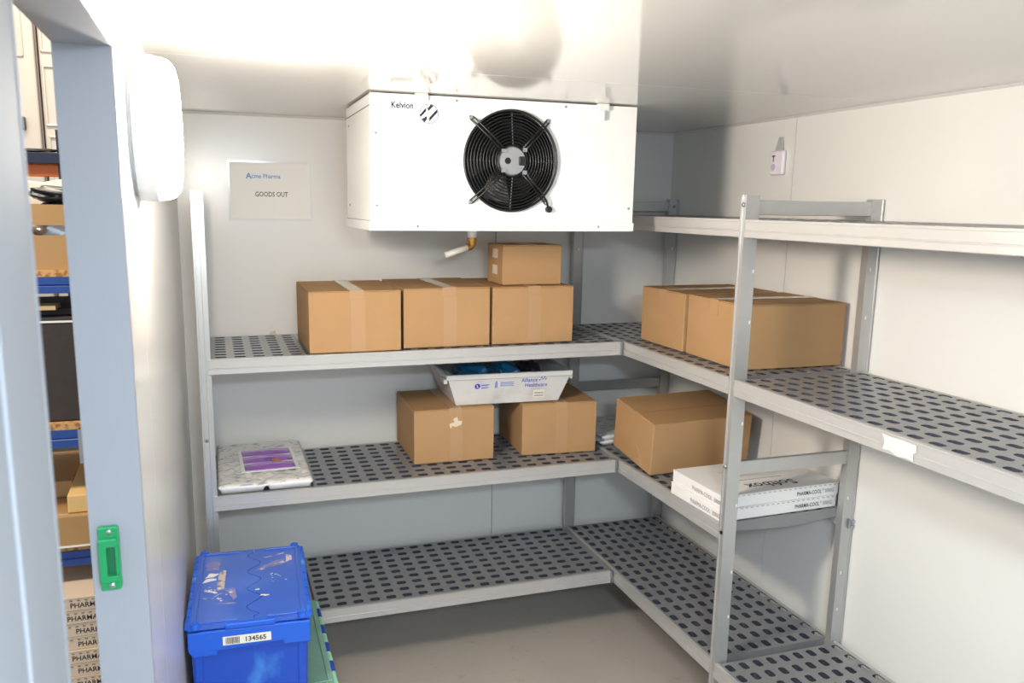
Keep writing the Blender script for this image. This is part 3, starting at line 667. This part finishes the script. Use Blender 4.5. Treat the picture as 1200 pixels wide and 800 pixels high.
# ------------------------------------------------------------------ gel packs
def pad_mesh(w, l, h, n_x=2, seedv=0, ny=44, nx=52, wr=.0042):
    """quilted pack: n_x long pillows side by side with a crumpled printed sheet on top"""
    rr = random.Random(seedv); P = [[rr.uniform(0, 6.3) for _ in range(3)] for _ in range(5)]; b = MB(); top = []; bot = []
    for j in range(ny+1):
        for i in range(nx+1):
            u, v = i/nx, j/ny; s = (u*n_x) % 1.0 if u < 1 else 1.0
            pil = min(1, (min(s, 1-s)*w/n_x)/.018) if n_x > 1 else 1
            e = min(1, min(u, 1-u)*w/.02, min(v, 1-v)*l/.02)
            crump = sum(math.sin(P[k][0]+u*(9+11*k))*math.sin(P[k][1]+v*(12+13*k)) for k in range(5))*wr/2
            zt = h*(.78+.22*math.sqrt(max(0, 1-(1-e)**2)))+crump*(.4+.6*e)
            zb = 0 if (pil > .55 and e > .3) else min(h*.6, h*.6*(1-pil)+h*.55*(1-min(1, e/.3))*(1 if e < .3 else 0))
            top.append((u*w, v*l, zt)); bot.append((u*w+(.004 if u == 0 else -.004 if u == 1 else 0), v*l, max(0, min(zb, zt-.003))))
    N = len(top); W_ = nx+1
    ft = [(j*W_+i, j*W_+i+1, (j+1)*W_+i+1, (j+1)*W_+i) for j in range(ny) for i in range(nx)]
    b.add(top+bot, ft); b.add([], [])
    fb = [tuple(N+q for q in reversed(f)) for f in ft]
    loop = [i for i in range(W_)]+[j*W_+nx for j in range(1, ny+1)]+[ny*W_+i for i in range(nx-1, -1, -1)]+[j*W_ for j in range(ny-1, 0, -1)]
    fs = [(N+loop[k], N+loop[(k+1) % len(loop)], loop[(k+1) % len(loop)], loop[k]) for k in range(len(loop))]
    b.f += fb+fs; b.m += [1]*(len(fb)+len(fs)); return b
gp = pad_mesh(.312, .495, .032, 2, 5).out('gel_pack', [M_pack, M_packw], None, smooth=True); gp.location = (-1.952, -.506, Z2+.0012)
tag(gp, 'white printed gel pack of two pillows at the left end of the lower back shelf', 'gel pack')
pu = thing('gel_sachet', 'purple three-cell gel sachet lying on the white printed gel pack', 'sachet', (-1.872, -.405, Z2+.0385), (0, 0, R(1.5)))
MB().box(0, 0, 0, .198, .272, .003).out('sachet_backing', M_packw, pu, bevel=.001)
for k in range(3):
    c = MB(); nx, ny = 14, 6; x0, y0, ww, hh = .012, .014+k*.085, .174, .074
    vs2 = [(x0+ww*i/nx, y0+hh*j/ny, .003+.009*(max(0, math.sin(math.pi*i/nx)*math.sin(math.pi*j/ny))**.45)) for j in range(ny+1) for i in range(nx+1)]
    c.add(vs2, [(j*(nx+1)+i, j*(nx+1)+i+1, (j+1)*(nx+1)+i+1, (j+1)*(nx+1)+i) for j in range(ny) for i in range(nx)]).out('gel_cell', M_purple, pu, smooth=True)
MB().lathe([(.017, 0), (.014, .0012)], (.125, .098, .0085), Z, 14).out('orange_tag', M_orange, pu)
for k, (yy, lab) in enumerate(((0, 'white printed gel pack lying under the tilted corner box, bottom of two'), (1, 'white printed gel pack lying directly under the tilted corner box, top of two'))):
    g2 = pad_mesh(.345, .30, .021, 2, 8+k, 30, 36, .0012).out('gel_pack', [M_pack, M_packw], None, smooth=True); g2.location = (-.468+.006*k, -.335-.004*k, Z2+.0012+.0225*k)
    tag(g2, lab, 'gel pack', 'gel packs under the tilted box')
sc_ = MB().add([(0, 0, 0), (.026, .012, 0), (.022, .004, .016), (.004, .010, .010)], [(0, 1, 2), (0, 2, 3), (0, 3, 1), (1, 3, 2)]).out('paper_scrap', M_tapew)
sc_.location = (-1.742, -.035, Z3); tag(sc_, 'tiny folded paper scrap at the back of the upper back shelf, left of the boxes', 'scrap')

# ------------------------------------------------------------------ lidded crates
def crate(name, label, loc, rot, w, l, h, mb, ml, knuckle, seam_wave=True):
    t = thing(name, label, 'crate', loc, rot)
    tp = .012
    b = MB(); b.frustum((tp, tp, w-tp, l-tp), (.006, .006, w-.006, l-.006), 0, h-.045, top=False)
    b.out('crate_body', mb[0], t, bevel=.004)
    # vertical corner ribs of the body
    for x in (.014, w-.034):
        MB().box(x, .004, .01, x+.020, .012, h-.06).out('body_rib', mb[0], t, bevel=.003)
    # collar under the lid: deep at the corners, shallow in the middle
    cw = .072
    prof = [(0, h-.020), (0, h-.088), (cw, h-.088), (cw+.004, h-.080), (w-cw-.004, h-.080), (w-cw, h-.088), (w, h-.088), (w, h-.020)]
    prof = [(0, h-.016), (0, h-.066), (.012, h-.086), (cw, h-.086), (cw, h-.074), (w-cw, h-.066), (w-cw, h-.078), (w, h-.078), (w, h-.016)]
    b = MB(); b.prism(prof, (0, -.002, 0), X, Z, Y, .014); b.prism([(x, z) for x, z in prof], (0, l-.012, 0), X, Z, Y, .014)
    b.box(0, .012, h-.070, .012, l-.012, h-.016); b.box(w-.012, .012, h-.070, w, l-.012, h-.016)
    b.out('crate_collar', mb[1], t, bevel=.003, recalc=True)
    # lid: two leaves meeting in a wavy seam
    nW = 40
    def sx(v): return w/2+.012+(.020*math.sin(2*math.pi*4.1*v+.4)*(1 if .06 < v < .94 else 0) if seam_wave else 0)
    for side in (0, 1):
        vs2 = []; 
        for k in range(nW+1):
            v = k/nW; y = .004+(l-.008)*v; xs = sx(v)+(-.0012 if side == 0 else .0012); xe = .004 if side == 0 else w-.004
            vs2 += [(xe, y, h-.012), (xs, y, h-.012), (xe, y, h), (xs, y, h)]
        fc = []
        for k in range(nW):
            a = 4*k; c = a+4
            fc += [(a+2, a+3, c+3, c+2), (a, c, c+1, a+1), (a+1, c+1, c+3, a+3), (a, a+2, c+2, c)]
        fc += [(0, 1, 3, 2), (4*nW, 4*nW+2, 4*nW+3, 4*nW+1)]
        lf = MB().add(vs2, fc).out('lid_leaf', ml, t, recalc=True)
        # raised border ribs on the leaf
        xe = .010 if side == 0 else w-.022
        MB().box(xe, .012, h-.001, xe+.012, l-.012, h+.006).out('lid_rib', ml, lf, bevel=.002)
        x0, x1 = (.022, w/2-.03) if side == 0 else (w/2+.045, w-.022)
        for y in (.012, l-.022): MB().box(x0, y, h-.001, x1, y+.010, h+.005).out('lid_rib', ml, lf, bevel=.002)
    # hinge knuckles along both long sides
    nk = 9
    for x in (.0, w):
        for k in range(nk):
            y = .012+(l-.024)*k/nk; L = (l-.024)/nk*.92
            MB().cyl((x, y, h-.006), (x, y+L, h-.006), .0078, 10).out('hinge_knuckle', knuckle[k % 2], t, smooth=False)
    return t
CW, CL = .315, .478
ZG = .255
gc = crate('lidded_crate', 'blue crate with a pale green lid on the floor beneath the blue crate', (-2.000, -1.060, ZF), (0, 0, R(-.3)), .352, .535, ZG-ZF, (M_cratedk, M_cratedk), M_greenlid, (M_greenk, M_cratedk), False)
bc = crate('lidded_crate', 'bright blue scuffed lidded crate with an asset label, stacked on the green lid', (-2.0405, -1.135, ZG+.007), (0, 0, R(-2.6)), CW, CL, .265, (M_cratebody, M_crate), M_cratelid, (M_crate, M_crate))
hb = .265
for x, y in ((0.02, .0), (CW-.02, 0), (0.02, CL), (CW-.02, CL)): MB().lathe([(.014, 0), (.012, .014)], (x, y+(.008 if y == 0 else -.008), hb-.006), Z, 10).out('corner_peg', M_crate, bc)
MB().box(.095, -.006, hb-.014, .225, .008, hb+.002).out('lid_lip', M_crate, bc, bevel=.003)
lb = MB().box(.088, -.0052, hb-.058, .212, -.0038, hb-.034).out('asset_label', M_label, bc)
rr = random.Random(4); x = .095; b = MB()
while x < .130:
    ww = rr.choice((.0008, .0015, .0024)); b.box(x, -.0060, hb-.055, x+ww, -.0050, hb-.037); x += ww+rr.choice((.0008, .0014))
o = b.out('barcode', M_ink, lb)
text('134565', .0185, (.143, -.0053, hb-.0525), X, Z, M_ink, lb, sx=1.02, bold=.0005)
def scrap_patch(pts, m, lift, seedv, name='label_residue', sub=3):
    rr = random.Random(seedv); out = []
    n = len(pts)
    for i in range(n):
        a, c = Vector(pts[i]), Vector(pts[(i+1) % n])
        for k in range(sub): out.append(a.lerp(c, k/sub)+Vector((rr.uniform(-.0025, .0025), rr.uniform(-.0025, .0025))))
    c = sum(out, Vector((0, 0)))/len(out); n = len(out)
    MB().add([(p.x, p.y, hb+lift) for p in out]+[(c.x, c.y, hb+lift)], [(i, (i+1) % n, n) for i in range(n)]).out(name, m, bc)
scrap_patch([(.030, .345), (.068, .345), (.068, .405), (.030, .405)], M_residue2, .0005, 1)
scrap_patch([(.068, .335), (.088, .335), (.086, .205), (.068, .205)], M_residue, .0006, 2)
scrap_patch([(.030, .292), (.062, .300), (.066, .318), (.040, .322)], M_paper, .0007, 3)
scrap_patch([(.024, .262), (.060, .272), (.064, .284), (.034, .288)], M_paper, .0007, 4)
scrap_patch([(.036, .200), (.064, .185), (.070, .190), (.044, .215)], M_paper, .0007, 5)
scrap_patch([(.055, .160), (.080, .178), (.086, .186), (.062, .172)], M_residue, .0007, 6)
scrap_patch([(.090, .205), (.118, .215), (.124, .150), (.112, .130), (.106, .165)], M_residue2, .0005, 7)
scrap_patch([(.070, .118), (.118, .112), (.124, .118), (.076, .128)], M_residue2, .0005, 8)
scrap_patch([(.186, .322), (.192, .314), (.262, .352), (.258, .362)], M_residue, .0007, 9)
scrap_patch([(.262, .352), (.284, .366), (.284, .400), (.268, .412), (.274, .380), (.258, .362)][:4], M_residue, .0006, 19)
scrap_patch([(.200, .398), (.262, .420), (.262, .426), (.200, .404)], M_residue, .0006, 18)
scrap_patch([(.170, .310), (.250, .340), (.262, .380), (.230, .372)], M_residue2, .0005, 10)
rr = random.Random(12)
for k in range(11):
    x, y = rr.uniform(.215, .262), rr.uniform(.225, .280); s = rr.uniform(.002, .005)
    scrap_patch([(x, y), (x+s, y), (x+s, y+s), (x, y+s)], M_paper, .0007, 20+k, sub=2)
for k in range(22):
    x, y = rr.uniform(.030, .105), rr.uniform(.13, .235); s = rr.uniform(.002, .006)
    scrap_patch([(x, y), (x+s*1.5, y), (x+s*1.5, y+s), (x, y+s)], M_residue if k % 2 else M_paper, .0007, 40+k, sub=2)
for x, y in ((.172, .180), (.186, .142), (.197, .138)): scrap_patch([(x, y), (x+.012, y), (x+.014, y+.007), (x+.002, y+.008)], M_paper, .0007, int(x*1000))

# ------------------------------------------------------------------ green latch plate on the far jamb
lt = thing('latch_plate', 'green plastic latch keeper screwed to the grey door jamb', 'latch', (-2.099, YJ-.012, 1.089))
prof = [(-.0145, -.051), (.0120, -.051), (.0145, -.048), (.0145, .048), (.0120, .051), (-.0145, .051)]
MB().prism(prof, (0, -.010, 0), X, Z, Y, .010).out('latch_body', M_latch, lt, bevel=.002, recalc=True)
b = MB().prism([(-.014, -.034), (.0125, -.034), (.0125, -.024), (-.003, -.024), (-.003, .022), (.0125, .022), (.0125, .034), (-.014, .034)], (0, -.0098, 0), X, Z, (0, -1, 0), .010)
MB().box(.0085, -.017, -.0238, .0125, -.0098, .0218).out('latch_lip', M_latch, lt, bevel=.001)
b.out('latch_housing', M_latch, lt, bevel=.0012, recalc=True)
MB().box(-.003, -.0112, -.024, .0085, -.0100, .022).out('latch_recess', M_latchd, lt)
for z in (.043, -.043): MB().lathe([(.0042, 0), (.0042, .0018), (.002, .003)], (.001, -.010, z), (0, -1, 0), 10).out('screw', M_steel, lt)

# ------------------------------------------------------------------ warehouse seen through the doorway
YR_ = -.62
def rz(z): return z
rk = thing('storage_rack', 'blue pallet rack with chipboard shelves seen through the doorway', 'rack', (0, 0, 0))
RX0, RX1 = -3.3, -2.17
for z0, z1 in ((.520, .567), (.897, .948), (1.357, 1.404)):
    MB().prism([(0, z0), (0, z0+(z1-z0)*.42), (.003, z0+(z1-z0)*.48), (0, z0+(z1-z0)*.56), (0, z1), (.04, z1), (.04, z0)], (RX0, YR_, 0), Y, Z, X, RX1-RX0).out('rack_beam', M_rackblue, rk, recalc=True)
    MB().box(RX0, YR_+.004, z1+.0005, RX1, YR_+.55, z1+.020).out('rack_shelf', M_chip, rk)
for x in (RX0-.05, RX1):
    for y in (YR_-.005, YR_+.5): MB().box(x, y, ZF, x+.05, y+.04, 2.0).out('rack_upright', M_rackdk, rk)
# cartons and goods on the rack
ca = thing('handled_carton', 'brown carton with a hand hole on the rack beyond the doorway', 'box', (-2.552, YR_+.02, 1.4245))
w_, h_ = .36, .185
b = MB()
hx_, hz_, a_, c_ = .178, .112, .048, .0145   # hand hole
def stad(t):
    lo, hi = 0, .2
    for _ in range(30):
        m_ = (lo+hi)/2; px, pz = m_*math.cos(t), m_*math.sin(t)
        if math.hypot(max(abs(px)-(a_-c_), 0), pz) < c_: lo = m_
        else: hi = m_
    return lo
def edge_(t):
    c, s_ = math.cos(t), math.sin(t); k = 1e9
    if c > 1e-9: k = min(k, (w_-hx_)/c)
    if c < -1e-9: k = min(k, -hx_/c)
    if s_ > 1e-9: k = min(k, (h_-hz_)/s_)
    if s_ < -1e-9: k = min(k, -hz_/s_)
    return k
an = sorted([2*math.pi*k/40 for k in range(40)]+[math.atan2(z-hz_, x-hx_) % (2*math.pi) for x in (0, w_) for z in (0, h_)])
n = len(an)
ho = [(hx_+stad(t)*math.cos(t), hz_+stad(t)*math.sin(t)) for t in an]
ou = [(hx_+edge_(t)*math.cos(t), hz_+edge_(t)*math.sin(t)) for t in an]
b.add([(x, 0, z) for x, z in ou]+[(x, 0, z) for x, z in ho]+[(x, .004, z) for x, z in ho], [(k, (k+1) % n, n+(k+1) % n, n+k) for k in range(n)]+[(n+k, n+(k+1) % n, 2*n+(k+1) % n, 2*n+k) for k in range(n)])
b.box(0, .004, 0, .003, .30, h_).box(w_-.003, .004, 0, w_, .30, h_).box(0, .297, 0, w_, .30, h_).box(0, .004, 0, w_, .30, .003)
b.out('carton_body', M_cardold, ca, recalc=False)
lump('foil_bag', 'crumpled silver foil bag inside the hand-holed carton', 'bag', (-2.372, YR_+.115, 1.428), .11, .07, .078, M_foil, 7, fold=.2)
lump('black_bag', 'glossy black plastic bag lying on top of the hand-holed carton', 'bag', (-2.36, YR_+.13, 1.4245+.192), .05*1.0+.02, .09, .022, M_blackbag, 9)
lump('white_sack', 'cream plastic sack behind the black bag on the rack', 'bag', (-2.45, YR_+.47, 1.4245), .11, .10, .122, M_sack, 10)
fb = MB().box(-2.70, YR_+.03, .9685, -2.275, YR_+.45, 1.285).out('felt_case', [M_felt], None, bevel=.006)
tag(fb, 'dark felt-covered case standing on the middle rack shelf', 'case')
MB().box(-2.70, YR_+.028, 1.268, -2.275, YR_+.0285, 1.274).out('edge_strip', M_whitep, fb)
fb2 = MB().box(-2.68, YR_+.06, 1.288, -2.26, YR_+.42, 1.305).out('dark_board', M_felt, None); tag(fb2, 'dark flat board lying on top of the felt case', 'board')
wd = MB().box(-2.66, YR_+.02, 1.3065, -2.375, YR_+.10, 1.319).out('wood_batten', M_wood, None, bevel=.001); tag(wd, 'pale wood batten lying on the dark board below the blue beam', 'batten')
# wrapped goods and yellow carton on the lowest shelf
wc = MB().box(-2.60, YR_-.02, .5875, -2.22, YR_+.20, .690).out('wrapped_carton', M_wrap, None, bevel=.006); tag(wc, 'brown carton in shiny clear wrap on the lowest rack shelf', 'box')
MB().box(-2.60, YR_-.022, .588, -2.22, YR_-.0205, .594).out('edge_strip', M_whitep, wc)
yc = MB().prism([(0, 0), (.50, 0), (.50, .085), (.0, .055)], (-2.383, YR_-.005, .691), Y, Z, X, .19).out('yellow_carton', [M_yell], None, bevel=.003, recalc=True)
tag(yc, 'long pale yellow carton lying on the wrapped carton', 'box')
bx = MB().box(-2.70, YR_+.15, .691, -2.39, YR_+.5, .745).out('brown_carton', M_cardold, None, bevel=.003); tag(bx, 'low brown carton at the back left of the lowest rack shelf', 'box')
gu = thing('upright_post', 'grey steel channel upright standing beside the doorway before the rack', 'post', (-2.325, YR_-.03, .79))
gu.location = (-2.335, YR_-.035, 0)
MB().prism([(0, 0), (.030, 0), (.030, .026), (.026, .026), (.026, .004), (.014, .004), (.014, .012), (.010, .012), (.010, .004), (.004, .004), (.004, .026), (0, .026)], (0, 0, .853), X, Y, Z, .105).out('channel', M_steel, gu, recalc=True)
gu.location = (-2.335, YR_-.035, 0)
# the stack of pharma boxes under the rack
GW = 'flat pharma boxes stacked under the rack'
hs = .0415; NB = 13
NTH = ['', 'second', 'third', 'fourth', 'fifth', 'sixth', 'seventh', 'eighth', 'ninth', 'tenth', 'eleventh', 'twelfth', 'thirteenth']
rr = random.Random(21)
for k in range(NB):
    lab = 'flat printed box in the stack below the rack, %s' % ('topmost of the stack' if k == NB-1 else 'bottom of the stack on the floor' if k == 0 else NTH[NB-1-k]+' from the top')
    ox = rr.uniform(-.012, .012)
    t = thing('flat_carton', lab, 'box', (-2.452+ox, YR_-.10+rr.uniform(-.004, .004), ZF+k*(hs+.001)), (0, 0, 0), GW)
    MB().box(-.06, 0, 0, .25, .45, hs-.004).out('box_tray', M_greycard, t, bevel=.001)
    MB().box(-.061, -.001, hs-.0035, .251, .451, hs).out('box_lid', M_greycard, t)
    b = MB()
    for q in range(14): b.box(-.05+q*.02, -.0014, hs-.010, -.042+q*.02, -.0002, hs-.0075)
    b.out('perforation', M_inkl, t)
    text('PHARMA-COOL', .0215, (.070, -.0002, .010), X, Z, M_ink, t, sx=.98, bold=.0003)
# orange-beamed rack further back
rk2 = thing('storage_rack', 'pallet rack with orange beam and dark blue uprights farther back in the warehouse', 'rack', (0, 0, 0))
y2 = .55
MB().box(-3.6, y2, 1.715, -2.515, y2+.04, 1.762).out('rack_beam', M_rackor, rk2, bevel=.003)
MB().box(-3.6, y2-.06, 1.764, -2.2, y2-.02, 1.808).out('rack_beam', M_rackdk, rk2, bevel=.003)
MB().box(-3.6, y2-.01, 1.763, -2.2, y2+.5, 1.772).out('rack_shelf', M_chip, rk2)
for x in (-3.65, -2.515): MB().box(x, y2-.02, ZF, x+.05, y2+.04, 1.9).out('rack_upright', M_rackdk, rk2)
MB().box(-2.46, y2+.1, ZF, -2.30, y2+.14, 1.8).out('rack_upright', M_rackdk, rk2)
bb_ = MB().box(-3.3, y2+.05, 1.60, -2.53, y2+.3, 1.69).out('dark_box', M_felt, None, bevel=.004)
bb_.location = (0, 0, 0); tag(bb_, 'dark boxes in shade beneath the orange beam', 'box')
MB().box(-3.6, y2, 1.585, -2.515, y2+.5, 1.598).out('rack_shelf', M_chip, rk2)
lump('black_tray', 'black crumpled plastic tray on top of the dark blue rack beam', 'tray', (-2.60, y2-.04, 1.8085), .09, .018, .007, M_blackbag, 14)
# white van parked behind the racks
vn = thing('delivery_van', 'white van rear with recessed door panels behind the racks', 'van', (-2.95, 1.9, ZF))
MB().box(-1.6, .08, .35, .9, 3.2, 3.1).out('van_body', M_van, vn, bevel=.06, seg=4)
def van_door(x0, x1, holes, nm):
    b = MB().box(x0, 0, .45, x1, .079, 3.0); d = b.out(nm, M_van, vn, bevel=.015, seg=3)
    for (a, z0, c, z1) in holes:
        for (p, q, r_, s_) in ((a, z0, c, z0+.012), (a, z1-.012, c, z1), (a, z0, a+.012, z1), (c-.012, z0, c, z1)):
            MB().box(p, -.012, q, r_, .0, s_).out('panel_rib', M_van, d, bevel=.005)
    return d
van_door(-.9, .155, [(-.7, 2.46, .10, 2.9)], 'van_door')
van_door(.170, .88, [(.182, 2.105, .60, 2.425), (.182, 2.49, .60, 2.9), (.187, 1.72, .62, 2.056)], 'van_door')
MB().box(.158, -.004, .45, .166, .05, 3.0).out('door_gasket', M_vand, vn)
MB().box(.055, -.03, 2.08, .085, 0, 2.15).out('door_handle', M_black, vn, bevel=.006)
# outside wall of the warehouse beyond
